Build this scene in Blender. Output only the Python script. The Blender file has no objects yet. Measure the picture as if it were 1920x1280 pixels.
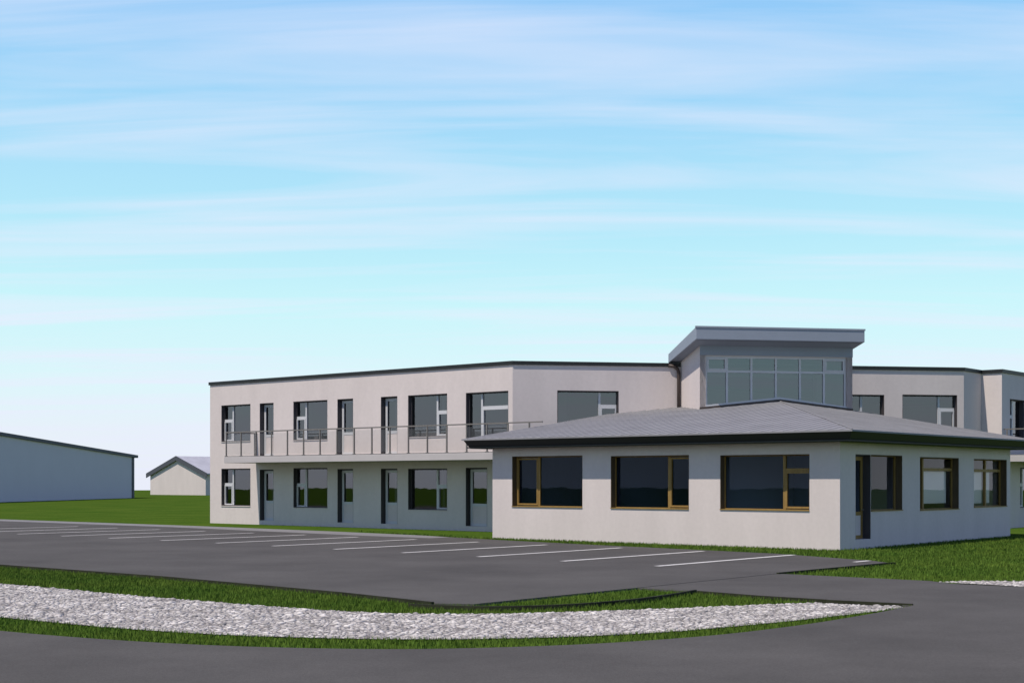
import bpy, bmesh, math, random
import numpy as np
random.seed(7); rng = np.random.default_rng(7)
R = math.radians
sc = bpy.context.scene
COL = sc.collection

# ------------------------------------------------------------------ camera
cam = bpy.data.cameras.new("camera"); camo = bpy.data.objects.new("camera", cam); COL.objects.link(camo)
camo.location = (0, 0, 1.85); camo.rotation_euler = (R(90), 0, 0)
cam.sensor_width = 36.0; cam.lens = 36.0*2650/1920; cam.shift_y = 260/1920
cam.clip_start = 0.1; cam.clip_end = 6000
sc.camera = camo

# ------------------------------------------------------------------ light
SUN_EL = math.atan2(1.75, math.hypot(.758, .670))
sun = bpy.data.lights.new("sun", 'SUN'); suno = bpy.data.objects.new("sun", sun); COL.objects.link(suno)
sun.energy = 4.7; sun.angle = R(0.5); sun.color = (1.0, .92, .80)
from mathutils import Vector
suno.rotation_euler = Vector((.758, .670, -1.75)).to_track_quat('-Z', 'Y').to_euler()
suno.location = (-40, -30, 80)

w = bpy.data.worlds.new("World"); sc.world = w; w.use_nodes = True
nt = w.node_tree; nt.nodes.clear()
def N(t, **k):
    n = nt.nodes.new(t)
    for a, b in k.items(): setattr(n, a, b)
    return n
def LK(a, b): nt.links.new(a, b)
out = N('ShaderNodeOutputWorld'); bg = N('ShaderNodeBackground'); bg.inputs[1].default_value = .12
sky = N('ShaderNodeTexSky', sky_type='NISHITA'); sky.sun_disc = False
sky.sun_elevation = SUN_EL; sky.sun_rotation = math.atan2(-.758, -.670)
sky.air_density = 1.0; sky.dust_density = .3; sky.ozone_density = 1.6
tc = N('ShaderNodeTexCoord'); sep = N('ShaderNodeSeparateXYZ'); LK(tc.outputs['Generated'], sep.inputs[0])
# thin streaky cirrus on a high layer: direction projected on a plane overhead
zz = N('ShaderNodeMath', operation='MAXIMUM'); LK(sep.outputs[2], zz.inputs[0]); zz.inputs[1].default_value = 0
za = N('ShaderNodeMath', operation='ADD'); LK(zz.outputs[0], za.inputs[0]); za.inputs[1].default_value = .06
dx = N('ShaderNodeMath', operation='DIVIDE'); LK(sep.outputs[0], dx.inputs[0]); LK(za.outputs[0], dx.inputs[1])
dy = N('ShaderNodeMath', operation='DIVIDE'); LK(sep.outputs[1], dy.inputs[0]); LK(za.outputs[0], dy.inputs[1])
cmb = N('ShaderNodeCombineXYZ'); LK(dx.outputs[0], cmb.inputs[0]); LK(dy.outputs[0], cmb.inputs[1])
mp = N('ShaderNodeMapping'); LK(cmb.outputs[0], mp.inputs[0])
mp.inputs['Rotation'].default_value = (0, 0, R(9)); mp.inputs['Scale'].default_value = (.26, 1.35, 1)
mp.inputs['Location'].default_value = (2.3, .4, 0)
no = N('ShaderNodeTexNoise'); LK(mp.outputs[0], no.inputs['Vector'])
no.inputs['Scale'].default_value = 1.5; no.inputs['Detail'].default_value = 6; no.inputs['Roughness'].default_value = .52
no.inputs['Distortion'].default_value = .7
cr = N('ShaderNodeValToRGB'); LK(no.outputs['Fac'], cr.inputs[0])
cr.color_ramp.elements[0].position = .44; cr.color_ramp.elements[0].color = (0, 0, 0, 1)
cr.color_ramp.elements[1].position = .75; cr.color_ramp.elements[1].color = (.8, .8, .8, 1)
cf = N('ShaderNodeMapRange'); LK(sep.outputs[2], cf.inputs[0]); cf.inputs[1].default_value = .33; cf.inputs[2].default_value = .45
cf.inputs[3].default_value = 1; cf.inputs[4].default_value = .08  # clouds thinned above the view to lessen the ambient fill
cx = N('ShaderNodeMath', operation='MULTIPLY'); LK(cr.outputs[0], cx.inputs[0]); LK(cf.outputs[0], cx.inputs[1])
cmix = N('ShaderNodeMix', data_type='RGBA'); LK(cx.outputs[0], cmix.inputs[0])
# grading of the clear sky towards the turquoise, pale horizon of the place; darkened above the view to cut ambient fill
hz = N('ShaderNodeValToRGB'); LK(sep.outputs[2], hz.inputs[0])
e = hz.color_ramp.elements
e[0].position = 0; e[0].color = (.83, .87, 1.0, 1)
e[1].position = 1; e[1].color = (.012, .045, .30, 1)
for p, c in ((.035, (.81, .89, 1.0, 1)), (.07, (.74, .95, 1.0, 1)), (.12, (.62, .96, 1.0, 1)), (.17, (.49, .87, 1.0, 1)), (.24, (.39, .75, 1.0, 1)), (.325, (.30, .62, 1.0, 1)), (.36, (.09, .22, .68, 1)), (.48, (.03, .09, .46, 1))):
    k = e.new(p); k.color = c
sm = N('ShaderNodeMix', data_type='RGBA'); sm.inputs[0].default_value = .88
gain = N('ShaderNodeVectorMath', operation='SCALE'); LK(hz.outputs[0], gain.inputs[0]); gain.inputs['Scale'].default_value = 1/.12
LK(sky.outputs[0], sm.inputs[6]); LK(gain.outputs[0], sm.inputs[7])
LK(sm.outputs[2], cmix.inputs[6]); cmix.inputs[7].default_value = (.82/.12, .85/.12, 1.0/.12, 1)
LK(cmix.outputs[2], bg.inputs[0]); LK(bg.outputs[0], out.inputs[0])

sc.view_settings.view_transform = 'Standard'; sc.view_settings.look = 'None'
sc.view_settings.exposure = 0; sc.view_settings.gamma = 1
try: sc.view_settings.use_curve_mapping = False
except Exception: pass

# ------------------------------------------------------------------ materials
def mat(name, col, rough=.8, spec=.3, metal=0, var=.0, vscale=1.0, bump=0, bscale=20, col2=None, island=0, stretch=None, fine=None):
    m = bpy.data.materials.new(name); m.use_nodes = True
    t = m.node_tree; b = t.nodes['Principled BSDF']
    b.inputs['Roughness'].default_value = rough; b.inputs['Specular IOR Level'].default_value = spec
    b.inputs['Metallic'].default_value = metal
    c = tuple(col)+(1,)
    src = None
    tco = t.nodes.new('ShaderNodeTexCoord'); vec = tco.outputs['Object']
    if stretch:
        mm = t.nodes.new('ShaderNodeMapping'); mm.inputs['Scale'].default_value = stretch
        t.links.new(vec, mm.inputs[0]); vec = mm.outputs[0]
    if var > 0 or col2:
        n = t.nodes.new('ShaderNodeTexNoise'); n.inputs['Scale'].default_value = vscale; n.inputs['Detail'].default_value = 7
        n.inputs['Roughness'].default_value = .62
        t.links.new(vec, n.inputs['Vector'])
        r = t.nodes.new('ShaderNodeValToRGB'); r.color_ramp.elements[0].position = .32; r.color_ramp.elements[1].position = .68
        lo = col2 if col2 else tuple(x*(1-var) for x in col); hi = col if col2 else tuple(min(1, x*(1+var)) for x in col)
        r.color_ramp.elements[0].color = tuple(lo)+(1,); r.color_ramp.elements[1].color = tuple(hi)+(1,)
        t.links.new(n.outputs['Fac'], r.inputs[0]); src = r.outputs[0]
    else:
        g = t.nodes.new('ShaderNodeRGB'); g.outputs[0].default_value = c; src = g.outputs[0]
    if fine:
        n2 = t.nodes.new('ShaderNodeTexNoise'); n2.inputs['Scale'].default_value = fine[0]; n2.inputs['Detail'].default_value = 3
        t.links.new(tco.outputs['Object'], n2.inputs['Vector'])
        mr = t.nodes.new('ShaderNodeMapRange'); mr.inputs[1].default_value = .3; mr.inputs[2].default_value = .7
        mr.inputs[3].default_value = 1-fine[1]; mr.inputs[4].default_value = 1+fine[1]
        t.links.new(n2.outputs['Fac'], mr.inputs[0])
        v = t.nodes.new('ShaderNodeVectorMath'); v.operation = 'SCALE'
        t.links.new(src, v.inputs[0]); t.links.new(mr.outputs[0], v.inputs['Scale']); src = v.outputs[0]
    if island:
        gi = t.nodes.new('ShaderNodeNewGeometry'); mr = t.nodes.new('ShaderNodeMapRange')
        mr.inputs[3].default_value = 1-island; mr.inputs[4].default_value = 1+island
        t.links.new(gi.outputs['Random Per Island'], mr.inputs[0])
        v = t.nodes.new('ShaderNodeVectorMath'); v.operation = 'SCALE'
        t.links.new(src, v.inputs[0]); t.links.new(mr.outputs[0], v.inputs['Scale']); src = v.outputs[0]
    t.links.new(src, b.inputs['Base Color'])
    if bump:
        n3 = t.nodes.new('ShaderNodeTexNoise'); n3.inputs['Scale'].default_value = bscale; n3.inputs['Detail'].default_value = 4
        t.links.new(tco.outputs['Object'], n3.inputs['Vector'])
        bp = t.nodes.new('ShaderNodeBump'); bp.inputs['Strength'].default_value = bump; bp.inputs['Distance'].default_value = .02
        t.links.new(n3.outputs['Fac'], bp.inputs['Height']); t.links.new(bp.outputs[0], b.inputs['Normal'])
    return m

def glass(name, tint, ior, gcol=(1, 1, 1)):
    m = bpy.data.materials.new(name); m.use_nodes = True
    t = m.node_tree; t.nodes.clear()
    o = t.nodes.new('ShaderNodeOutputMaterial'); mx = t.nodes.new('ShaderNodeMixShader')
    tr = t.nodes.new('ShaderNodeBsdfTransparent'); tr.inputs[0].default_value = tuple(tint)+(1,)
    gl = t.nodes.new('ShaderNodeBsdfGlossy'); gl.inputs['Roughness'].default_value = .01; gl.inputs[0].default_value = tuple(gcol)+(1,)
    fr = t.nodes.new('ShaderNodeFresnel'); fr.inputs['IOR'].default_value = ior
    tcn = t.nodes.new('ShaderNodeTexCoord'); n = t.nodes.new('ShaderNodeTexNoise'); n.inputs['Scale'].default_value = .9
    t.links.new(tcn.outputs['Object'], n.inputs['Vector'])
    bp = t.nodes.new('ShaderNodeBump'); bp.inputs['Strength'].default_value = .05; bp.inputs['Distance'].default_value = .02
    t.links.new(n.outputs['Fac'], bp.inputs['Height']); t.links.new(bp.outputs[0], gl.inputs['Normal'])
    t.links.new(fr.outputs[0], mx.inputs[0]); t.links.new(tr.outputs[0], mx.inputs[1]); t.links.new(gl.outputs[0], mx.inputs[2])
    t.links.new(mx.outputs[0], o.inputs[0])
    return m

M = dict(
    render=mat('white_render', (.59, .525, .51), .92, .15, var=.045, vscale=.9, stretch=(1, 1, .22), bump=.2, bscale=60, fine=(9, .025)),
    inside=mat('interior_paint', (.42, .41, .42), .9, .1),
    trim=mat('black_trim', (.014, .015, .015), .5, .4),
    fascia=mat('blue_grey_metal', (.235, .262, .315), .5, .35, var=.04, vscale=.8),
    roof=mat('grey_roof_sheet', (.226, .224, .236), .75, .2, var=.10, vscale=.9, fine=(14, .05)),
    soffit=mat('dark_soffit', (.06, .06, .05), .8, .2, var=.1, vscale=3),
    frame=mat('pale_frame', (.50, .50, .52), .5, .4),
    wood=mat('timber_frame', (.25, .155, .045), .55, .3, var=.2, vscale=3, stretch=(6, 6, .6)),
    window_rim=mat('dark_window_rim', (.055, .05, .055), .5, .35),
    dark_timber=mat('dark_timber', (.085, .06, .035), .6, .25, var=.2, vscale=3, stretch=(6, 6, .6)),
    grey=mat('dark_door_frame', (.10, .10, .12), .5, .4),
    slab=mat('balcony_slab', (.44, .41, .41), .85, .2, var=.04, vscale=1.5),
    rail=mat('rail_metal', (.16, .145, .135), .45, .5),
    pipe=mat('brown_pipe', (.06, .042, .036), .5, .4),
    glimpse_panel=mat('pale_glimpse_panel', (.80, .75, .71), .9, .1),  # pale tone imitates light glimpsed through the side windows
    asphalt=mat('asphalt', (.084, .080, .077), .95, .1, var=.17, vscale=.38, bump=.4, bscale=90, fine=(45, .14)),
    asphalt2=mat('parking_asphalt', (.085, .081, .078), .95, .1, var=.17, vscale=.30, bump=.4, bscale=90, fine=(45, .14)),
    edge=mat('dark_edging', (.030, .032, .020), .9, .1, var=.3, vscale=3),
    lawn=mat('lawn', (.066, .108, .016), .97, .0, col2=(.040, .084, .011), vscale=.30, fine=(7, .22), bump=.5, bscale=25),
    blade=mat('grass_blade', (.098, .150, .024), .9, .05, island=.4, col2=(.062, .118, .018), vscale=.7),
    stone=mat('pale_stone', (.545, .515, .495), .95, .08, island=.42, col2=(.27, .25, .245), vscale=2.2),
    gravel=mat('gravel_bed', (.33, .31, .30), .95, .1, col2=(.13, .115, .115), vscale=4, fine=(22, .25), bump=.8, bscale=30),
    paint=mat('road_paint', (.55, .54, .52), .85, .2, var=.12, vscale=2.5, fine=(20, .12)),
    paving=mat('pale_paving', (.20, .195, .195), .9, .15, var=.06, vscale=.6, fine=(25, .08)),
    shed=mat('shed_cladding', (.56, .53, .56), .75, .2, var=.03, vscale=.2),
    shedtrim=mat('shed_trim', (.07, .075, .09), .6, .3),
    sheetr=mat('far_roof_sheet', (.40, .40, .44), .6, .3, var=.12, vscale=.5),
    glass=glass('window_glass', (.50, .52, .54), 2.1, (.93, .96, 1)),
    lowglass=glass('tinted_glass', (.46, .56, .74), 1.33, (.62, .78, 1)),
    clearglass=glass('clear_glass', (.84, .86, .88), 1.3),
    towerglass=glass('curtain_glass', (.55, .58, .60), 2.25, (.84, .94, 1)),
    railglass=glass('balustrade_glass', (.86, .86, .85), 1.5),
)

# ------------------------------------------------------------------ mesh helper
# building frame: u runs to the far left along the wing, v to the far right; local x = -u, y = v
O = Vector((8.62, 37.14, 0)); A = R(-40)
def W(u, v, z=0):
    return Vector((8.62-.76604*u+.64279*v, 37.14+.64279*u+.76604*v, z))

class MB:
    def __init__(s): s.v = []; s.f = []
    def poly(s, pts):
        i = len(s.v); s.v += [tuple(p) for p in pts]; s.f.append(tuple(range(i, i+len(pts))))
    def hexa(s, p):  # p: 8 corners, bottom 4 then top 4 (same winding)
        i = len(s.v); s.v += [tuple(q) for q in p]
        for f in ((3, 2, 1, 0), (4, 5, 6, 7), (0, 1, 5, 4), (1, 2, 6, 5), (2, 3, 7, 6), (3, 0, 4, 7)):
            s.f.append(tuple(i+k for k in f))
    def box(s, x0, x1, y0, y1, z0, z1):
        s.hexa([(x0, y0, z0), (x1, y0, z0), (x1, y1, z0), (x0, y1, z0), (x0, y0, z1), (x1, y0, z1), (x1, y1, z1), (x0, y1, z1)])
    def prism(s, pts, z0, z1):
        n = len(pts); i = len(s.v)
        s.v += [(p[0], p[1], z0) for p in pts]+[(p[0], p[1], z1) for p in pts]
        s.f.append(tuple(i+k for k in reversed(range(n)))); s.f.append(tuple(i+n+k for k in range(n)))
        for k in range(n):
            j = (k+1) % n; s.f.append((i+k, i+j, i+n+j, i+n+k))
    def tube(s, pts, r, n=10):
        pts = [Vector(p) for p in pts]; rings = []
        for k, p in enumerate(pts):
            a = pts[max(k-1, 0)]; b = pts[min(k+1, len(pts)-1)]; d = (b-a).normalized()
            q = d.cross(Vector((0, 0, 1)))
            if q.length < .05: q = d.cross(Vector((0, 1, 0)))
            q.normalize(); q2 = d.cross(q); i = len(s.v)
            for t in range(n):
                th = 2*math.pi*t/n; s.v.append(tuple(p+(q*math.cos(th)+q2*math.sin(th))*r))
            rings.append(i)
        for a, b in zip(rings, rings[1:]):
            for t in range(n): s.f.append((a+t, a+(t+1) % n, b+(t+1) % n, b+t))
        s.f.append(tuple(rings[0]+t for t in range(n))); s.f.append(tuple(rings[-1]+t for t in reversed(range(n))))
    def build(s, name, m, parent=None, smooth=False, fix=True, bevel=0):
        me = bpy.data.meshes.new(name); me.from_pydata(s.v, [], s.f); me.update()
        if fix:
            bm = bmesh.new(); bm.from_mesh(me); bmesh.ops.recalc_face_normals(bm, faces=bm.faces[:]); bm.to_mesh(me); bm.free()
        o = bpy.data.objects.new(name, me); COL.objects.link(o); me.materials.append(m)
        if parent: o.parent = parent
        if smooth:
            for p in me.polygons: p.use_smooth = True
        if bevel:
            b = o.modifiers.new('bevel', 'BEVEL'); b.width = bevel; b.segments = 2; b.limit_method = 'ANGLE'
        return o

def empty(name, loc, rz, label, cat):
    o = bpy.data.objects.new(name, None); COL.objects.link(o); o.location = loc; o.rotation_euler = (0, 0, rz)
    o['label'] = label; o['category'] = cat; return o
def structure(o, label=None):
    o['kind'] = 'structure'
    if label: o['label'] = label
    return o

class Face:
    """one straight facade: s along it (left to right seen from outside), t inwards, z up"""
    def __init__(s, u0, v0, u1, v1):
        s.p = Vector((-u0, v0, 0)); q = Vector((-u1, v1, 0)); s.L = (q-s.p).length; s.d = (q-s.p)/s.L
        s.o = Vector((s.d.y, -s.d.x, 0))
    def P(s, a, t, z):
        r = s.p+s.d*a-s.o*t; return (r.x, r.y, z)
    def bar(s, mb, s0, s1, t0, t1, z0, z1):
        mb.hexa([s.P(s0, t0, z0), s.P(s1, t0, z0), s.P(s1, t1, z0), s.P(s0, t1, z0), s.P(s0, t0, z1), s.P(s1, t0, z1), s.P(s1, t1, z1), s.P(s0, t1, z1)])
    def wall(s, z0, z1, holes=(), th=.30, s0=0, s1=None):
        s1 = s.L if s1 is None else s1
        xs = sorted({s0, s1, *[h[0] for h in holes], *[h[1] for h in holes]}); zs = sorted({z0, z1, *[h[2] for h in holes], *[h[3] for h in holes]})
        def solid(i, j):
            if not (0 <= i < len(xs)-1 and 0 <= j < len(zs)-1): return None
            cx = (xs[i]+xs[i+1])/2; cz = (zs[j]+zs[j+1])/2
            return not any(h[0] < cx < h[1] and h[2] < cz < h[3] for h in holes)
        mb = MB()
        for i in range(len(xs)-1):
            for j in range(len(zs)-1):
                if not solid(i, j): continue
                a, b, c, d = xs[i], xs[i+1], zs[j], zs[j+1]
                mb.poly([s.P(a, 0, c), s.P(b, 0, c), s.P(b, 0, d), s.P(a, 0, d)])
                mb.poly([s.P(b, th, c), s.P(a, th, c), s.P(a, th, d), s.P(b, th, d)])
                if solid(i-1, j) is False: mb.poly([s.P(a, th, c), s.P(a, 0, c), s.P(a, 0, d), s.P(a, th, d)])
                if solid(i+1, j) is False: mb.poly([s.P(b, 0, c), s.P(b, th, c), s.P(b, th, d), s.P(b, 0, d)])
                if solid(i, j-1) is False: mb.poly([s.P(a, 0, c), s.P(a, th, c), s.P(b, th, c), s.P(b, 0, c)])
                if solid(i, j+1) is False: mb.poly([s.P(a, th, d), s.P(a, 0, d), s.P(b, 0, d), s.P(b, th, d)])
        # top of the wall
        mb.poly([s.P(s0, 0, z1), s.P(s1, 0, z1), s.P(s1, th, z1), s.P(s0, th, z1)])
        return mb

bld = empty('building', O, A, 'large white two-storey building with balcony, glazed grey-roofed tower and low front wing', 'building')

def window(F, s0, s1, z0, z1, verts=(), trans=(), fm='frame', gm='glass', rec=.145, fw=.055, sashes=(), sill=True, label=None):
    """frame mesh = the window part; its pane and sill are sub-parts. trans: (s0,s1,z). sashes: opening lights with a heavier frame"""
    mb = MB(); ln = MB(); t0, t1 = rec, rec+.07
    F.bar(mb, s0, s0+fw, t0, t1, z0, z1); F.bar(mb, s1-fw, s1, t0, t1, z0, z1)
    F.bar(mb, s0+fw, s1-fw, t0, t1, z0, z0+fw); F.bar(mb, s0+fw, s1-fw, t0, t1, z1-fw, z1)
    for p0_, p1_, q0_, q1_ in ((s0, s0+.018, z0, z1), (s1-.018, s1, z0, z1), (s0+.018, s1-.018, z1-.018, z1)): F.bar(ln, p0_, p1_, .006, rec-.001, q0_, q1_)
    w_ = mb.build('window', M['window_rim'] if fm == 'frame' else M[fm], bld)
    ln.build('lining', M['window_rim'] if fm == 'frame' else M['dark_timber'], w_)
    mb = MB()
    for x in verts: F.bar(mb, x-.04, x+.04, t0-.004, t1, z0+fw, z1-fw)
    for a, b, z in trans: F.bar(mb, a, b, t0-.002, t1, z-.045, z+.045)
    for a, b, c, d in sashes:
        q = .05; y0, y1 = t0-.018, t1-.01
        F.bar(mb, a, a+q, y0, y1, c, d); F.bar(mb, b-q, b, y0, y1, c, d)
        F.bar(mb, a+q, b-q, y0, y1, c, c+q); F.bar(mb, a+q, b-q, y0, y1, d-q, d)
    if mb.v: mb.build('mullion', M[fm], w_)
    if label: w_['label'] = label
    g = MB(); tt = rec+.035
    g.poly([F.P(s0+.02, tt, z0+.02), F.P(s1-.02, tt, z0+.02), F.P(s1-.02, tt, z1-.02), F.P(s0+.02, tt, z1-.02)])
    g.build('pane', M[gm], w_, fix=False)
    if sill:
        q = MB(); F.bar(q, s0-.0, s1+.0, -.03, rec+.01, z0-.001, z0+.022)
        q.build('sill', M['render'] if fm == 'frame' else M[fm], w_)
    return w_

def door(F, s0, s1, z0, z1, zg, fm='frame', gm='glass', rec=.19, panel='render'):
    mb = MB(); t0, t1 = rec, rec+.07; fw = .06; rim = MB()
    F.bar(rim, s0, s0+fw, t0, t1, z0, z1); F.bar(rim, s1-fw, s1, t0, t1, z0, z1); F.bar(rim, s0+fw, s1-fw, t0, t1, z1-fw, z1)
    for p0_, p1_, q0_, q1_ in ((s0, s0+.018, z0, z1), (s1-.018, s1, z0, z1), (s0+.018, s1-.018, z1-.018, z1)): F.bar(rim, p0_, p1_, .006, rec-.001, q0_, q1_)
    a, b = s0+fw, s1-fw; q = .10
    F.bar(mb, a, a+q, t0+.01, t1-.01, z0, z1-fw); F.bar(mb, b-q, b, t0+.01, t1-.01, z0, z1-fw)
    F.bar(mb, a+q, b-q, t0+.01, t1-.01, z1-fw-q, z1-fw); F.bar(mb, a+q, b-q, t0+.01, t1-.01, zg-q, zg)
    F.bar(mb, a+q, b-q, t0+.01, t1-.01, z0, z0+q)
    d = mb.build('door', M[fm], bld)
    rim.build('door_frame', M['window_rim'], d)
    p = MB(); F.bar(p, a+q, b-q, t0+.022, t1-.022, z0+q, zg-q); p.build('door_panel', M[panel], d)
    g = MB(); tt = t0+.035
    g.poly([F.P(a+q-.01, tt, zg-.01), F.P(b-q+.01, tt, zg-.01), F.P(b-q+.01, tt, z1-fw-q+.01), F.P(a+q-.01, tt, z1-fw-q+.01)])
    g.build('pane', M[gm], d, fix=False)
    h = MB(); hs = b-.05; zz_ = zg+.05
    h.tube([F.P(hs, t0+.012, zz_), F.P(hs, t0-.045, zz_), F.P(hs-.012, t0-.05, zz_), F.P(hs-.12, t0-.05, zz_)], .011, 8); h.build('handle', M['rail'], d)
    return d

# ------------------------------------------------------------------ two-storey building: facades
LW = Face(32.1, 4.5, 15, 4.5); CH = Face(15, 4.5, 3.9, 17.7)
S1 = Face(3.9, 17.7, 3.9, 19.4); S2 = Face(3.9, 19.4, 3.1, 19.4); RW = Face(3.1, 19.4, 3.1, 34)
RE = Face(3.1, 34, 14, 34); BK = Face(14, 34, 14, 15); BL = Face(14, 15, 32.1, 15); LE = Face(32.1, 15, 32.1, 4.5)
ZT = 5.97
up_w = [(.77, 2.70, 3.48, 5.06), (5.41, 7.45, 3.46, 5.06), (11.93, 13.94, 3.46, 5.06), (14.87, 16.90, 3.3, 5.04)]
up_d = [(3.30, 4.18, 2.86, 5.06), (8.03, 8.93, 2.86, 5.06), (10.47, 11.36, 2.86, 5.06)]
lo_w = [(.77, 2.70, .74, 2.35), (5.41, 7.45, .72, 2.35), (11.93, 13.94, .72, 2.29)]
lo_d = [(3.30, 4.18, .18, 2.30), (8.03, 8.93, .18, 2.30), (10.47, 11.36, .18, 2.30), (14.86, 15.9, .18, 2.31)]
def wl(F, holes=(), z0=-.3, z1=ZT, **k): return F.wall(z0, z1, holes, **k).build('wall', M['render'], bld, fix=False)
wl(LW, up_w+up_d+lo_w+lo_d)
ch_w = [(1.62, 3.88, 3.45, 5.06), (12.60, 14.06, 3.45, 5.03), (14.78, 16.98, 3.45, 5.05)]
wl(CH, ch_w+[(6.6, 11.4, 3.0, 5.8)])
wl(S1); wl(S2)
rw_w = [(.82, 2.35, 3.40, 5.0), (4.4, 6.4, 3.45, 5.0), (1.9, 3.9, .75, 2.35)]
wl(RW, rw_w); wl(RE); wl(BK); wl(BL); wl(LE)

def std(F, q, left, gm='glass', tz=.41, w=.62, **k):
    a, b, c, d = q; m = a+w if left else b-w; zt = d-(d-c)*tz
    lo, hi = (a+.06, m-.04) if left else (m+.04, b-.06)
    return window(F, a, b, c, d, verts=[m], trans=[(lo, hi, zt)], sashes=[(lo, hi, c+.06, zt-.045)], gm=gm, **k)
std(LW, up_w[0], True); std(LW, up_w[1], True); std(LW, up_w[2], False)
a, b, c, d = up_w[3]; window(LW, a, b, c, d, verts=[a+.66], trans=[(a+.70, b-.06, d-.55)], sashes=[(a+.70, b-.06, c+.06, d-.595)], label='upper window with tall side light and broad transom')
std(LW, lo_w[0], True); std(LW, lo_w[1], True); std(LW, lo_w[2], False)
for q in up_d: door(LW, *q, 3.75)
for q in lo_d: door(LW, *q, 1.0)
std(CH, ch_w[0], False, w=.68, tz=.33); std(CH, ch_w[1], True, w=.60); std(CH, ch_w[2], False, w=.68, tz=.33)
std(RW, rw_w[0], True); std(RW, rw_w[1], False); std(RW, rw_w[2], True)

# black roof edge running round the parapet
PLAN = [(32.1, 4.5), (15, 4.5), (3.9, 17.7), (3.9, 19.4), (3.1, 19.4), (3.1, 34), (14, 34), (14, 15), (32.1, 15)]
def offset(pl, d):
    pts = [Vector((-u, v)) for u, v in pl]; n = len(pts); r = []
    for i in range(n):
        a, b, c = pts[i-1], pts[i], pts[(i+1) % n]
        d1 = (b-a).normalized(); d2 = (c-b).normalized(); n1 = Vector((d1.y, -d1.x)); n2 = Vector((d2.y, -d2.x))
        k = (n1+n2); k = k/(1+n1.dot(n2)); r.append(b+k*d)
    return r
mb = MB(); oo = offset(PLAN, .05); ii = offset(PLAN, -.34)
for i in range(len(oo)):
    j = (i+1) % len(oo)
    if i == 1:   # leave the cap out where the tower stands on the angled front
        pass
    mb.poly([(*oo[i], 5.96), (*oo[j], 5.96), (*oo[j], 6.09), (*oo[i], 6.09)])
    mb.poly([(*oo[i], 6.09), (*oo[j], 6.09), (*ii[j], 6.11), (*ii[i], 6.11)])
    mb.poly([(*ii[j], 5.75), (*ii[i], 5.75), (*ii[i], 6.11), (*ii[j], 6.11)])
    mb.poly([(*ii[i], 5.96), (*ii[j], 5.96), (*oo[j], 5.96), (*oo[i], 5.96)])
mb.build('parapet_cap', M['trim'], bld, fix=False)
mb = MB(); mb.prism(offset(PLAN, -.29), 5.62, 5.80); mb.build('flat_roof', M['paving'], bld)
mb = MB(); mb.prism(offset(PLAN, -.27), 2.50, 2.72); mb.build('floor', M['inside'], bld)
mb = MB(); mb.prism(offset(PLAN, -.27), -.1, .05); mb.build('floor', M['inside'], bld)
# inner partitions a few metres behind the glass
def part(u0, v0, u1, v1, z0, z1):
    F = Face(u0, v0, u1, v1); q = MB(); F.bar(q, 0, F.L, 0, .12, z0, z1); q.build('partition', M['inside'], bld)
for z0, z1 in ((.06, 2.49), (2.73, 5.61)):
    part(31.7, 8.4, 15.6, 8.4, z0, z1)
    for u in (28.3, 23.9, 21.1, 18.6): part(u, 4.85, u, 8.38, z0, z1)

# ------------------------------------------------------------------ balconies
def balcony(F, s0, s1, depth, spacing, s_rail_end):
    mb = MB(); F.bar(mb, s0, s1, -depth, -.002, 2.56, 2.80); b = mb.build('balcony', M['slab'], bld, bevel=.01)
    q = MB(); F.bar(q, s0+.02, s1-.02, -depth+.02, -.01, 2.80, 2.835); q.build('decking', M['paving'], b)
    h = MB(); zt = 3.83; e = depth-.06
    F.bar(h, s0+.04, s_rail_end, -e-.03, -e+.03, zt-.045, zt); F.bar(h, s0+.04, s0+.10, -e+.03, -.01, zt-.045, zt)
    h.build('handrail', M['rail'], b)
    first = None; x = s0+.07
    spots = []
    while x < s_rail_end+.01: spots.append((x, e)); x += spacing
    spots.append((s0+.07, .12))
    for (x, y) in spots:
        p = MB(); F.bar(p, x-.022, x+.022, -y-.022, -y+.022, 2.80, zt-.045)
        F.bar(p, x-.05, x+.05, -y-.045, -y+.045, 2.836, 2.85)
        p.build('post', M['rail'], b)
    for (x0, _), (x1, _) in zip(spots[:-2], spots[1:-1]):
        g = MB(); g.poly([F.P(x0+.04, -e, 2.90), F.P(x1-.04, -e, 2.90), F.P(x1-.04, -e, 3.72), F.P(x0+.04, -e, 3.72)])
        g.build('glass_panel', M['railglass'], b, fix=False)
    return b
balcony(LW, 3.05, 20.03, 1.67, .945, 19.75)
balcony(RW, .15, 14.4, 1.6, .945, 14.2)

# ------------------------------------------------------------------ low front wing
FR = Face(12.06, 0, 0, 0); RT = Face(0, 0, 0, 12); EN = Face(0, 12, 8.69, 12); LF = Face(12.06, 8.0, 12.06, 0)
fr_w = [(.81, 3.58, 1.02, 2.60), (4.63, 7.37, 1.02, 2.57), (8.40, 11.17, 1.03, 2.55)]
rt_w = [(1.81, 3.80, 1.0, 2.55), (4.98, 7.80, .97, 2.53), (8.96, 11.70, 1.0, 2.52)]
rt_d = (.89, 1.80, .26, 2.55)
ZS = 2.86
wl(FR, fr_w, z1=ZS); wl(RT, rt_w+[rt_d], z1=ZS); wl(EN, z1=ZS); wl(LF, z1=ZS)
K = dict(fm='wood', gm='lowglass', rec=.20, fw=.042)
a, b, c, d = fr_w[0]; window(FR, a, b, c, d, verts=[a+.93], sashes=[(a+.06, a+.89, c+.06, d-.06)], **K)
a, b, c, d = fr_w[1]; window(FR, a, b, c, d, verts=[b-.80], sashes=[(b-.76, b-.06, c+.06, d-.06)], **K)
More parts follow.
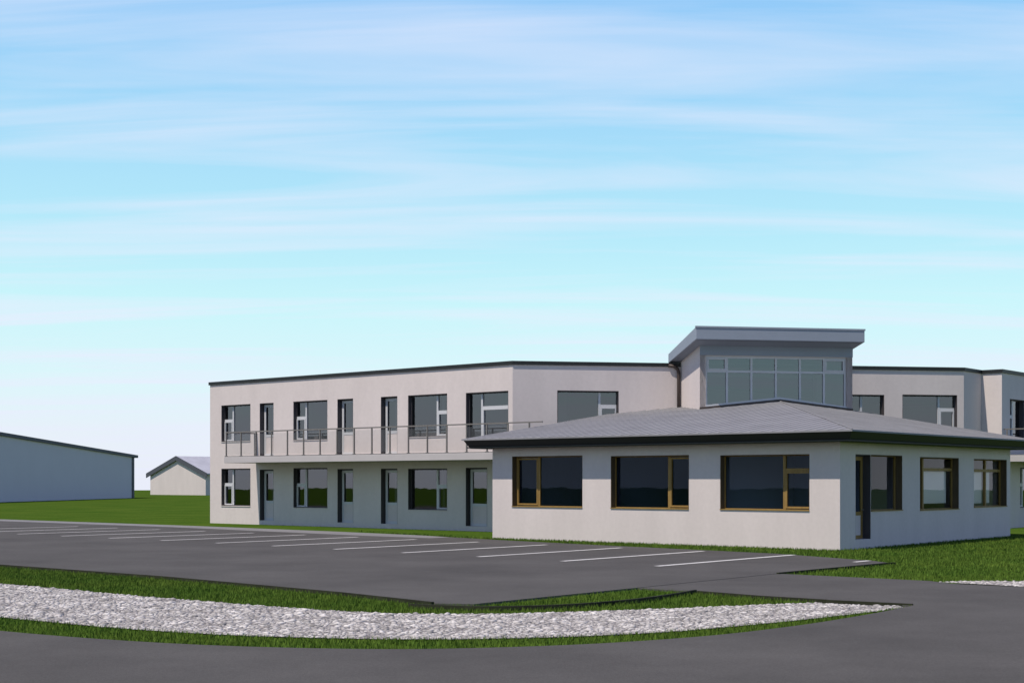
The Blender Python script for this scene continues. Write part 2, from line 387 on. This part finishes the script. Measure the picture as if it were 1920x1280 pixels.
a, b, c, d = fr_w[2]; zt = d-.42; window(FR, a, b, c, d, verts=[b-.86], trans=[(b-.82, b-.06, zt)], sashes=[(b-.82, b-.06, c+.06, zt-.045)], label='front window with a small transom light at right', **K)
K['gm'] = 'clearglass'
a, b, c, d = rt_w[0]; window(RT, a, b, c, d, verts=[], **K)
a, b, c, d = rt_w[1]; window(RT, a, b, c, d, verts=[a+.66], trans=[(a+.70, b-.06, d-.36)], **K)
a, b, c, d = rt_w[2]; window(RT, a, b, c, d, verts=[a+1.45], trans=[(a+.06, b-.06, d-.36)], **K)
door(RT, *rt_d, 1.0, fm='wood', gm='lowglass', rec=.2)
# added pale panels imitating bright see-through glimpses behind two side windows
for q, (x0, x1, zb, ztp) in ((rt_w[1], (5.75, 7.55, 1.16, 2.12)), (rt_w[2], (9.0, 10.36, 1.12, 2.12)), (rt_w[2], (10.50, 11.0, 1.12, 2.12))):
    mb = MB(); RT.bar(mb, x0, x1, .31, .32, zb, ztp); mb.build('glimpse_panel', M['glimpse_panel'], bld)
# floor, ceiling and a cross wall inside
mb = MB(); mb.prism([(-11.8, .25), (-.25, .25), (-.25, 11.8), (-8.5, 11.8), (-11.8, 7.9)], -.1, .07); mb.build('floor', M['inside'], bld)
part(11.7, 5.2, .9, 5.2, .08, 2.80)
part(7.9, .31, 7.9, 5.18, .08, 2.80); part(4.2, .31, 4.2, 5.18, .08, 2.80)
# ceiling and soffit in one
TLu, TLv, TRu, TRv = 9.26, 7.76, 5.66, 12.03; AP = (7.386, 9.98)
k1, k2, OV = .137, .181, .70
z1 = lambda v: 3.15+k1*(v+OV)
z2 = lambda u: 3.15+k2*(u+OV)
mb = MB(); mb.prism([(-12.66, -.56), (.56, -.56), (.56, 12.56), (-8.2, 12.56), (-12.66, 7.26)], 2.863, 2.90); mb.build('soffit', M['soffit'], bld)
# fascia boards leaning inwards below the eaves
def fas(pts_top, pts_bot):
    q = MB(); n = len(pts_top)
    for i in range(n-1):
        a, b = Vector(pts_top[i]), Vector(pts_top[i+1]); c, d = Vector(pts_bot[i]), Vector(pts_bot[i+1])
        q.poly([c, d, b, a])
    return q
top = [(-12.72, 7.2, z1(7.2)-.03), (-12.72, -.66, 3.12), (.66, -.66, 3.12), (.66, 12.66, 3.12)]
bot = [(-12.56, 7.2, 2.85), (-12.56, -.50, 2.85), (.50, -.50, 2.85), (.50, 12.5, 2.85)]
q = fas(top, bot)
q.poly([(.66, 12.66, 3.12), (.50, 12.5, 2.85), (-6.3, 12.5, 2.85), (-6.3, 12.66, z2(6.3)-.03)])
q.build('fascia', M['trim'], bld, fix=False)
# roof sheets with standing seams
mb = MB()
def slab(pts, zf, th=.045):
    n = len(pts); i = len(mb.v)
    mb.v += [(-u, v, zf(u, v)-th) for u, v in pts]+[(-u, v, zf(u, v)) for u, v in pts]
    mb.f.append(tuple(i+k for k in reversed(range(n)))); mb.f.append(tuple(i+n+k for k in range(n)))
    for k in range(n):
        j = (k+1) % n; mb.f.append((i+k, i+j, i+n+j, i+n+k))
f1 = lambda u, v: z1(v); f2 = lambda u, v: z2(u)
slab([(12.76, -.7), (-.7, -.7), AP, (TLu, TLv), (11.02, 9.24), (12.76, 7.16)], f1)
slab([(-.7, -.7), (-.7, 12.7), (6.46, 12.7), (TRu, TRv), AP], f2)
def hip_v(u): return (k2*(u+OV))/k1-OV
def hip_u(v): return (k1*(v+OV))/k2-OV
def lerp_front(u): t = (TLu-u)/3.6; return TLv+4.27*t
u = -.35
while u < 12.75:      # seams of the front slope run up from the eave
    if u < AP[0]: ve = hip_v(u)
    elif u < TLu: ve = lerp_front(u)
    elif u < 11.02: ve = TLv+(u-TLu)*(9.24-TLv)/(11.02-TLu)
    else: ve = 4.5+(15-u)*1.189
    h = .010; x = -u
    mb.hexa([(x-.009, -.7, z1(-.7)), (x+.009, -.7, z1(-.7)), (x+.009, ve, z1(ve)), (x-.009, ve, z1(ve)),
             (x-.009, -.7, z1(-.7)+h), (x+.009, -.7, z1(-.7)+h), (x+.009, ve, z1(ve)+h), (x-.009, ve, z1(ve)+h)])
    u += .33
v = -.3
while v < 12.7:
    if v < AP[1]: ue = hip_u(v)
    elif v < TRv: ue = TLu-3.6*(v-TLv)/4.27
    else: ue = TRu+(v-TRv)*1.197
    h = .010
    mb.hexa([(.7, v-.009, z2(-.7)), (.7, v+.009, z2(-.7)), (-ue, v+.009, z2(ue)), (-ue, v-.009, z2(ue)),
             (.7, v-.009, z2(-.7)+h), (.7, v+.009, z2(-.7)+h), (-ue, v+.009, z2(ue)+h), (-ue, v-.009, z2(ue)+h)])
    v += .33
# hip cap
mb.tube([(.7, -.7, 3.165), (-AP[0], AP[1], z1(AP[1])+.015)], .018, 6)
mb.build('roof', M['roof'], bld)
# gutter along the front and side eaves
mb = MB(); g0 = 3.10
for (a, b) in (((-12.76, -.76), (.76, -.76)), ((.76, -.76), (.76, 12.7))):
    a, b = Vector(a), Vector(b); dd = (b-a).normalized(); nn = Vector((dd.y, -dd.x))
    prof = [(-.055, .045), (-.055, .0), (-.03, -.045), (.03, -.045), (.06, .0), (.06, .05), (.05, .05), (.05, .0), (.025, -.035), (-.025, -.035), (-.045, 0), (-.045, .045)]
    ea = a-dd*(.0 if a.x < 0 else .06); eb = b+dd*(.06 if b.y < 0 else 0)
    ring = [[(*(p+nn*q[0]), g0+q[1]) for q in prof] for p in (ea, eb)]
    n = len(prof); i = len(mb.v); mb.v += ring[0]+ring[1]
    for k in range(n):
        j = (k+1) % n; mb.f.append((i+k, i+j, i+n+j, i+n+k))
    mb.f.append(tuple(i+k for k in range(n))); mb.f.append(tuple(i+n+k for k in range(n)))

# ------------------------------------------------------------------ glazed tower
OFF = 2.3
tw = Face(15, 4.5, 3.9, 17.7); tw.p = tw.p+tw.o*OFF
TS0, TS1 = 6.19, 11.80
zr_top = lambda t: 6.49+(OFF-t)*.19     # roof top, t = distance behind the tower front
mb = tw.wall(2.9, 6.55, [(6.40, 11.58, 3.2, 6.17)], th=.22, s0=TS0, s1=TS1); mb.build('wall', M['render'], bld, fix=False)
for (s_, sg, zb) in ((TS0, 1, 2.9), (TS1, -1, -.3)):
    q = MB(); z = lambda t: zr_top(t)-.36
    a, b = s_, s_+sg*.22
    q.hexa([tw.P(a, 0, zb), tw.P(b, 0, zb), tw.P(b, OFF, zb), tw.P(a, OFF, zb), tw.P(a, 0, z(0)), tw.P(b, 0, z(0)), tw.P(b, OFF, z(OFF)), tw.P(a, OFF, z(OFF))])
    q.build('wall', M['render'], bld)
q = MB(); tw.bar(q, TS0-.004, TS1+.004, -.03, -.003, 6.19, 6.62); q.build('header_panel', M['fascia'], bld)
# mono-pitch roof of the tower, deep metal edge
q = MB(); R0, R1, f0, b0 = 5.80, 11.90, -.82, 2.55
q.hexa([tw.P(R0, f0, zr_top(f0)-.43), tw.P(R1, f0, zr_top(f0)-.43), tw.P(R1, b0, zr_top(b0)-.33), tw.P(R0, b0, zr_top(b0)-.33),
        tw.P(R0, f0, zr_top(f0)), tw.P(R1, f0, zr_top(f0)), tw.P(R1, b0, zr_top(b0)), tw.P(R0, b0, zr_top(b0))])
tr = q.build('tower_roof', M['fascia'], bld, bevel=.015)
q = MB(); i_ = .12
q.poly([tw.P(R0+i_, f0+i_, zr_top(f0+i_)-.436), tw.P(R1-i_, f0+i_, zr_top(f0+i_)-.436), tw.P(R1-i_, b0-i_, zr_top(b0-i_)-.34), tw.P(R0+i_, b0-i_, zr_top(b0-i_)-.34)])
q.build('soffit', M['fascia'], tr, fix=False)
q = MB()
tw.bar(q, R0-.02, R1+.02, f0-.02, f0+.06, zr_top(f0)-.035, zr_top(f0)+.025)
q.build('drip_edge', M['fascia'], tr)
# curtain wall: six bays, light mullions, one transom
q = MB(); t0, t1 = .05, .13; g0_, g1_ = 6.40, 11.58; zb = 3.9; zt = 6.17; ztr = 5.64
bays = [6.40, 7.19, 8.08, 8.98, 9.87, 10.76, 11.58]
for i, x in enumerate(bays):
    hw = .035
    a = x if i == 0 else (x-2*hw if i == 6 else x-hw); tw.bar(q, a, a+2*hw, t0, t1, zb, zt)
tw.bar(q, g0_+.07, g1_-.07, t0+.004, t1, zt-.07, zt); tw.bar(q, g0_+.07, g1_-.07, t0+.003, t1, ztr-.035, ztr+.035)
for i in (0, 5):
    a, b = bays[i]+(.07 if i == 0 else .035), bays[i+1]-(.035 if i == 0 else .07); y0, y1, e_ = t0-.02, t1-.02, .05
    c, d = ztr+.035, zt-.07
    tw.bar(q, a, a+e_, y0, y1, c, d); tw.bar(q, b-e_, b, y0, y1, c, d); tw.bar(q, a+e_, b-e_, y0, y1, c, c+e_); tw.bar(q, a+e_, b-e_, y0, y1, d-e_, d)
cw = q.build('window', M['frame'], bld); cw['label'] = 'wide six-bay tower window with one transom'
g = MB(); g.poly([tw.P(6.41, .09, 3.7), tw.P(11.57, .09, 3.7), tw.P(11.57, .09, 6.16), tw.P(6.41, .09, 6.16)]); g.build('pane', M['towerglass'], cw, fix=False)
# flashing that follows the two roof slopes along the foot of the glass
sA = (Vector((-AP[0], AP[1], 0))-tw.p).dot(tw.d)
def sl(s0, s1, zA, zB, lo, hi, t0, t1, q):
    q.hexa([tw.P(s0, t0, zA+lo), tw.P(s1, t0, zB+lo), tw.P(s1, t1, zB+lo), tw.P(s0, t1, zA+lo), tw.P(s0, t0, zA+hi), tw.P(s1, t0, zB+hi), tw.P(s1, t1, zB+hi), tw.P(s0, t1, zA+hi)])
zL, zM, zR_ = z1(TLv), z1(AP[1]), z2(TRu)
q = MB(); sl(TS0, sA, zL, zM, -.02, .07, -.04, .04, q); sl(sA, TS1, zM, zR_, -.02, .07, -.04, .04, q); q.build('flashing', M['pipe'], bld)
q = MB(); sl(g0_, sA, zL, zM, .072, .15, -.015, .14, q); sl(sA, g1_, zM, zR_, .072, .15, -.015, .14, q); q.build('sill', M['frame'], cw)
# rainwater pipe in the corner left of the tower
q = MB(); q.tube([CH.P(5.72, -.06, 6.0), CH.P(5.93, -.08, 5.97), CH.P(6.06, -.09, 5.86), CH.P(6.09, -.09, 5.7), CH.P(6.09, -.09, 3.9)], .06, 10); q.build('downpipe', M['pipe'], bld, smooth=True)

# ------------------------------------------------------------------ far shed and garage
E0 = Vector((-39.8, 148.6, 0)); along = Vector((-.1205, -.9927, 0)); back = Vector((-.9927, .1205, 0))
shed = empty('shed', E0, 0, 'long blue-grey shed with low sloping roof at the left edge', 'shed')
def SP(a, b, z): r = along*a+back*b; return (r.x, r.y, z)
q = MB(); he, hr, half, L = 4.25, 6.15, 40, 55
for (b_, fl) in ((0, 1), (L, -1)):
    pts = [SP(0, b_, -.3), SP(2*half, b_, -.3), SP(2*half, b_, he), SP(half, b_, hr), SP(0, b_, he)]
    q.poly(pts if fl > 0 else pts[::-1])
q.poly([SP(0, 0, -.3), SP(0, 0, he), SP(0, L, he), SP(0, L, -.3)]); q.poly([SP(2*half, 0, -.3), SP(2*half, L, -.3), SP(2*half, L, he), SP(2*half, 0, he)])
q.build('wall', M['shed'], shed)
sl_ = (hr-he)/half
q = MB()
for (a0, a1) in ((-.8, half), (2*half+.8, half)):
    zf = lambda a: he+sl_*(min(a, 2*half-a))
    z0_, z1_ = zf(a0), zf(a1)
    q.hexa([SP(a0, -.2, z0_), SP(a1, -.2, z1_), SP(a1, L+.3, z1_), SP(a0, L+.3, z0_), SP(a0, -.2, z0_+.28), SP(a1, -.2, z1_+.28), SP(a1, L+.3, z1_+.28), SP(a0, L+.3, z0_+.28)])
q.build('roof', M['shedtrim'], shed)
q = MB(); q.hexa([SP(-.06, -.08, 0), SP(.45, -.08, 0), SP(.45, .1, 0), SP(-.06, .1, 0), SP(-.06, -.08, he), SP(.45, -.08, he), SP(.45, .1, he), SP(-.06, .1, he)]); q.build('corner_trim', M['shedtrim'], shed)

gar = empty('garage', (-37.95, 175.1, 0), A, 'small white gabled garage with dark roof edge beyond the lawn', 'garage')
gw, gl, ge, gp = 11.4, 16, 2.75, 4.75
q = MB()
q.poly([(0, 0, -.3), (-gw, 0, -.3), (-gw, 0, ge), (-gw/2, 0, gp), (0, 0, ge)]); q.poly([(-gw, gl, -.3), (0, gl, -.3), (0, gl, ge), (-gw/2, gl, gp), (-gw, gl, ge)])
q.poly([(0, 0, -.3), (0, 0, ge), (0, gl, ge), (0, gl, -.3)]); q.poly([(-gw, 0, -.3), (-gw, gl, -.3), (-gw, gl, ge), (-gw, 0, ge)])
q.build('wall', M['render'], gar)
ps = (gp-ge)/(gw/2)
q = MB(); o_ = .55; zl = ge-ps*o_
for sgn in (0, 1):
    xe = o_ if sgn == 0 else -gw-o_
    q.hexa([(xe, -.2, zl), (-gw/2, -.2, gp), (-gw/2, gl+.5, gp), (xe, gl+.5, zl), (xe, -.2, zl+.16), (-gw/2, -.2, gp+.16), (-gw/2, gl+.5, gp+.16), (xe, gl+.5, zl+.16)])
gr = q.build('roof', M['sheetr'], gar)
q = MB()
for sgn in (0, 1):
    xe = o_ if sgn == 0 else -gw-o_
    q.hexa([(xe, -.28, zl-.40), (-gw/2, -.28, gp-.40), (-gw/2, -.203, gp-.40), (xe, -.203, zl-.40), (xe, -.28, zl+.18), (-gw/2, -.28, gp+.18), (-gw/2, -.203, gp+.18), (xe, -.203, zl+.18)])
q.build('bargeboard', M['shedtrim'], gr)

# ------------------------------------------------------------------ ground
mb = MB(); n = 160; rr = 287
ring = [(rr*math.cos(2*math.pi*k/n), rr*math.sin(2*math.pi*k/n)) for k in range(n)]
radii = [0, 40, 120, 200, 270, 282, 287, 292]
zs_ = [0, 0, 0, 0, 0, -.05, -.6, -3.0]
vs = [(0, 0, 0)]; fs = []
for r_, z_ in zip(radii[1:], zs_[1:]): vs += [(r_*math.cos(2*math.pi*k/n), r_*math.sin(2*math.pi*k/n), z_) for k in range(n)]
for k in range(n): fs.append((0, 1+k, 1+(k+1) % n))
for i in range(len(radii)-2):
    for k in range(n):
        a = 1+i*n+k; b = 1+i*n+(k+1) % n; fs.append((a, a+n, b+n, b))
mb.v = vs; mb.f = fs
structure(mb.build('ground', M['lawn']), 'green mown lawn around the building')

def sheet(name, pts, z, m, label, th=None):
    mb = MB()
    if th: mb.prism(pts, z-th, z)
    else: mb.poly([(p[0], p[1], z) for p in pts])
    bm = bmesh.new(); me = bpy.data.meshes.new(name)
    me.from_pydata(mb.v, [], mb.f); bm.from_mesh(me)
    bmesh.ops.recalc_face_normals(bm, faces=bm.faces[:]); bmesh.ops.triangulate(bm, faces=bm.faces[:]); bm.to_mesh(me); bm.free()
    if not th and me.polygons[0].normal.z < 0: me.flip_normals()
    o = bpy.data.objects.new(name, me); COL.objects.link(o); me.materials.append(m)
    return structure(o, label)
def smooth(pts, k=6):
    """Catmull-Rom through the points"""
    P_ = [np.array(p, float) for p in pts]; r = []
    for i in range(len(P_)-1):
        a = P_[max(i-1, 0)]; b = P_[i]; c = P_[i+1]; d = P_[min(i+2, len(P_)-1)]
        for j in range(k):
            t = j/k; r.append(tuple(.5*((2*b)+(c-a)*t+(2*a-5*b+4*c-d)*t*t+(3*b-a-3*c+d)*t**3)))
    r.append(tuple(P_[-1])); return r
def uvw(l): return [tuple(W(a, b).xy) for a, b in l]

# outlines in metres: (u, v) of the building's own grid
path_in = smooth([(60, -14), (40, -18), (22, -20.2), (10, -20.8), (5.87, -20.6), (1.1, -20.6), (-2.75, -20.3), (-4.45, -19.35), (-5.75, -17.4), (-7.1, -14.85)])
path_out = smooth([(60, -17.5), (40, -21.4), (22, -23.6), (10, -24.2), (.78, -23.9), (-3.1, -23.5), (-5.3, -22.6), (-6.6, -21.5), (-7.55, -20.0), (-8.05, -18.2), (-8.36, -16.2), (-8.5, -14.6)])
road_in = smooth([(60, -18.3), (40, -22.3), (22, -24.6), (10, -25.2), (.5, -25.0), (-3.6, -24.5), (-6.1, -23.4), (-7.5, -21.9), (-8.3, -20.1), (-8.6, -18.2), (-8.62, -16.2), (-8.52, -14.5)])
road_far = smooth([(-60, -27), (-40, -27), (-24, -26.5), (-17, -27), (-12, -30), (-5, -32), (5, -33), (20, -32.5), (40, -30.3), (60, -26.3)])
road = road_in+[(-3.5, -14.3), (-3.5, -9.5), (-6.6, -9.5), (-7.2, -9.9), (-30, -10.0), (-60, -10)]+road_far
sheet('road', uvw(road), .030, M['asphalt'], 'plain grey asphalt road and drive in the foreground', th=.05)
lot = [(70, -17.9), (10.6, -17.9), (4.7, -17.9), (-.6, -18.35), (-3.0, -18.75), (-3.5, -18.45), (-3.52, -14.3), (-3.52, -9.5), (-3.7, -4.9), (-3.0, -4.3), (.2, -2.95), (7, -1.95), (11, -1.2), (15, -.25), (20, .35), (28, .95), (43, 1.1), (70, 1.1)]
sheet('parking_lot', uvw(lot), .036, M['asphalt2'], 'grey asphalt car park with white bay lines', th=.05)
# pale paved walk between the bays and the wing
walk = [(70, 1.1), (43, 1.1), (28, .95), (20, .35), (15, -.25), (13.2, -.75), (13.2, -1.7), (16, -1.7), (28, -.55), (43, -.45), (70, -.45)]
sheet('pavement', uvw(walk), .040, M['paving'], 'pale paved walk along the far side of the car park')
def strip(a, b): return a+b[::-1]
sheet('footpath', uvw(strip(path_in, path_out)), .014, M['gravel'], 'pale stony path curving along the road')
rpath_a = smooth([(-7.15, -9.3), (-7.9, -8.75), (-10, -8.6), (-30, -8.6), (-60, -8.6)]); rpath_b = smooth([(-6.9, -9.75), (-8.2, -9.85), (-10, -9.9), (-30, -9.9), (-60, -9.9)])
sheet('footpath', uvw(strip(rpath_a, rpath_b)), .037, M['gravel'], 'pale stony path beside the right-hand lawn')

def kerb(pts, h0, h1, wd=.05, label='dark edging between asphalt and grass'):
    P_ = [Vector(p) for p in uvw(pts)]; mb = MB()
    L_, R_ = [], []
    for i, p in enumerate(P_):
        a = P_[max(i-1, 0)]; b = P_[min(i+1, len(P_)-1)]; d = (b-a).normalized(); n_ = Vector((d.y, -d.x))
        L_.append(p+n_*wd/2); R_.append(p-n_*wd/2)
    i0 = len(mb.v); n_ = len(P_)
    mb.v += [(*p, h0) for p in L_]+[(*p, h0) for p in R_]+[(*p, h1) for p in R_]+[(*p, h1) for p in L_]
    for i in range(n_-1):
        for k in range(4):
            a = i0+k*n_+i; b = i0+((k+1) % 4)*n_+i; mb.f.append((a, a+1, b+1, b))
    mb.f.append(tuple(i0+k*n_ for k in range(4))); mb.f.append(tuple(i0+k*n_+n_-1 for k in range(4)))
    return structure(mb.build('kerb', M['edge']), label)
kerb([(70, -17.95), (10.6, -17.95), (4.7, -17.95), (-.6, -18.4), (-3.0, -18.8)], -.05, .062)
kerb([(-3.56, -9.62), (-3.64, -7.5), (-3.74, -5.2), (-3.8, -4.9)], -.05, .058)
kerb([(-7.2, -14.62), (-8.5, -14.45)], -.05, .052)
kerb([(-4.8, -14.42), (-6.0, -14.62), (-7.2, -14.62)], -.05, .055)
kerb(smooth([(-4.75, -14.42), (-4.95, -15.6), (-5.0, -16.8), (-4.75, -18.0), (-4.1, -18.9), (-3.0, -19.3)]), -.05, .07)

# painted bay lines
us = [-.42+2.66*k for k in range(0, 13)]
for i, u_ in enumerate(us):
    v0, v1 = -9.15+.16*min(i, 6), -3.25+.12*min(i, 7)
    hw = .085
    sheet('parking_line', uvw([(u_-hw, v0), (u_+hw, v0), (u_+hw, v1), (u_-hw, v1)]), .041, M['paint'], 'worn white bay line on the car park')
sheet('parking_line', uvw([(-3.0, -5.1), (-2.87, -5.1), (-2.87, -4.35), (-3.0, -4.35)]), .041, M['paint'], 'worn white bay line on the car park')

# ------------------------------------------------------------------ stones and grass
def inpoly(x, y, poly):
    r = np.zeros(len(x), bool); n = len(poly)
    for i in range(n):
        x0, y0 = poly[i]; x1, y1 = poly[(i+1) % n]
        c = (y0 > y) != (y1 > y)
        r ^= c & (x < (x1-x0)*(y-y0)/((y1-y0) if y1 != y0 else 1e-9)+x0)
    return r
def visible(x, y, m=1.0): return (y > 10) & (np.abs(x) < y*.3623*1.04+m)
def scatter(poly, dens, ymax):
    P_ = np.array(poly); x0, y0 = P_.min(0); x1, y1 = P_.max(0)
    x0 = max(x0, -26); x1 = min(x1, 26); y0 = max(y0, 10); y1 = min(y1, ymax)
    n = int((x1-x0)*(y1-y0)*dens); x = rng.uniform(x0, x1, n); y = rng.uniform(y0, y1, n)
    k = inpoly(x, y, poly) & visible(x, y); return x[k], y[k]
def mesh_np(name, V_, F_, m, smooth=False):
    me = bpy.data.meshes.new(name); nv = len(V_); nf = len(F_)
    me.vertices.add(nv); me.vertices.foreach_set('co', V_.astype(np.float32).ravel())
    me.loops.add(nf*3); me.loops.foreach_set('vertex_index', F_.astype(np.int32).ravel())
    me.polygons.add(nf); me.polygons.foreach_set('loop_start', np.arange(0, nf*3, 3, dtype=np.int32)); 
    if smooth: me.polygons.foreach_set('use_smooth', np.ones(nf, bool))
    me.update(calc_edges=True); me.validate()
    o = bpy.data.objects.new(name, me); COL.objects.link(o); me.materials.append(m); return o
bm = bmesh.new(); bmesh.ops.create_icosphere(bm, subdivisions=1, radius=1); bm.verts.ensure_lookup_table()
IV = np.array([v_.co[:] for v_ in bm.verts]); IF = np.array([[v_.index for v_ in f.verts] for f in bm.faces]); bm.free()
def stones(name, poly, dens, ymax, label, zb):
    x, y = scatter(poly, dens, ymax); n = len(x)
    s_ = rng.lognormal(math.log(.020), .42, n).clip(.010, .06)
    sc3 = np.stack([s_*rng.uniform(.8, 1.5, n), s_*rng.uniform(.7, 1.1, n), s_*rng.uniform(.25, .45, n)], 1)
    th = rng.uniform(0, 2*np.pi, n)
    lump = 1+rng.uniform(-.12, .12, (n, len(IV), 1))
    V_ = IV[None]*lump*sc3[:, None, :]
    c, s = np.cos(th)[:, None], np.sin(th)[:, None]
    X = V_[..., 0]*c-V_[..., 1]*s+x[:, None]; Y = V_[..., 0]*s+V_[..., 1]*c+y[:, None]; Z = V_[..., 2]+zb+sc3[:, 2:3]*.25
    VV = np.stack([X, Y, Z], -1).reshape(-1, 3); FF = (IF[None]+(np.arange(n)*len(IV))[:, None, None]).reshape(-1, 3)
    o = mesh_np(name, VV, FF, M['stone'], True); o['kind'] = 'stuff'; o['label'] = label; o['category'] = 'stones'
stones('stones', uvw(strip(path_in, path_out)), 560, 34, 'pale rounded stones bedded in the curving path', .012)
stones('stones', uvw(strip(rpath_a, rpath_b)), 480, 34, 'pale rounded stones in the path by the right-hand lawn', .036)

def grass(name, poly, dens, ymax, label, hgt=.055, wd=.007, zb=0, holes=()):
    x, y = scatter(poly, dens, ymax)
    for h_ in holes:
        k = ~inpoly(x, y, h_); x, y = x[k], y[k]
    n = len(x); h = hgt*rng.uniform(.5, 1.35, n); th = rng.uniform(0, 2*np.pi, n); ln = rng.uniform(.1, .7, n)*h; la = rng.uniform(0, 2*np.pi, n)
    wv = wd*np.maximum(1, y/22)
    a = np.stack([x-np.cos(th)*wv, y-np.sin(th)*wv, np.full(n, zb-.005)], 1); b = np.stack([x+np.cos(th)*wv, y+np.sin(th)*wv, np.full(n, zb-.005)], 1)
    c = np.stack([x+np.cos(la)*ln, y+np.sin(la)*ln, zb+h], 1)
    V_ = np.stack([a, b, c], 1).reshape(-1, 3); F_ = np.arange(3*n).reshape(-1, 3)
    o = mesh_np(name, V_, F_, M['blade']); o['kind'] = 'stuff'; o['label'] = label; o['category'] = 'grass'
lot_edge = [(70, -18.05), (10.6, -18.05), (4.7, -18.05), (-.6, -18.48), (-3.0, -18.9), (-3.6, -18.5), (-3.6, -14.42), (-4.75, -14.42), (-6.0, -14.68), (-7.1, -14.75)]
grass('grass', uvw(lot_edge+path_in[::-1]), 900, 36, 'short green grass on the verge between car park and path')
grass('grass', uvw(strip(path_out, road_in)), 900, 30, 'thin grass fringe between path and road', hgt=.05)
rl = [(-3.75, -4.8), (-3.6, -9.5), (-6.6, -9.5), (-7.1, -9.25), (-7.9, -8.65), (-14, -8.5), (-14, 6), (-.03, 16), (-.03, -.03), (12, -.03), (20, 1.6), (14, -.3), (7, -1.85), (.2, -2.85), (-3, -4.2)]
grass('grass', uvw(rl), 330, 52, 'short green lawn in front of the low wing', hgt=.06, wd=.008)
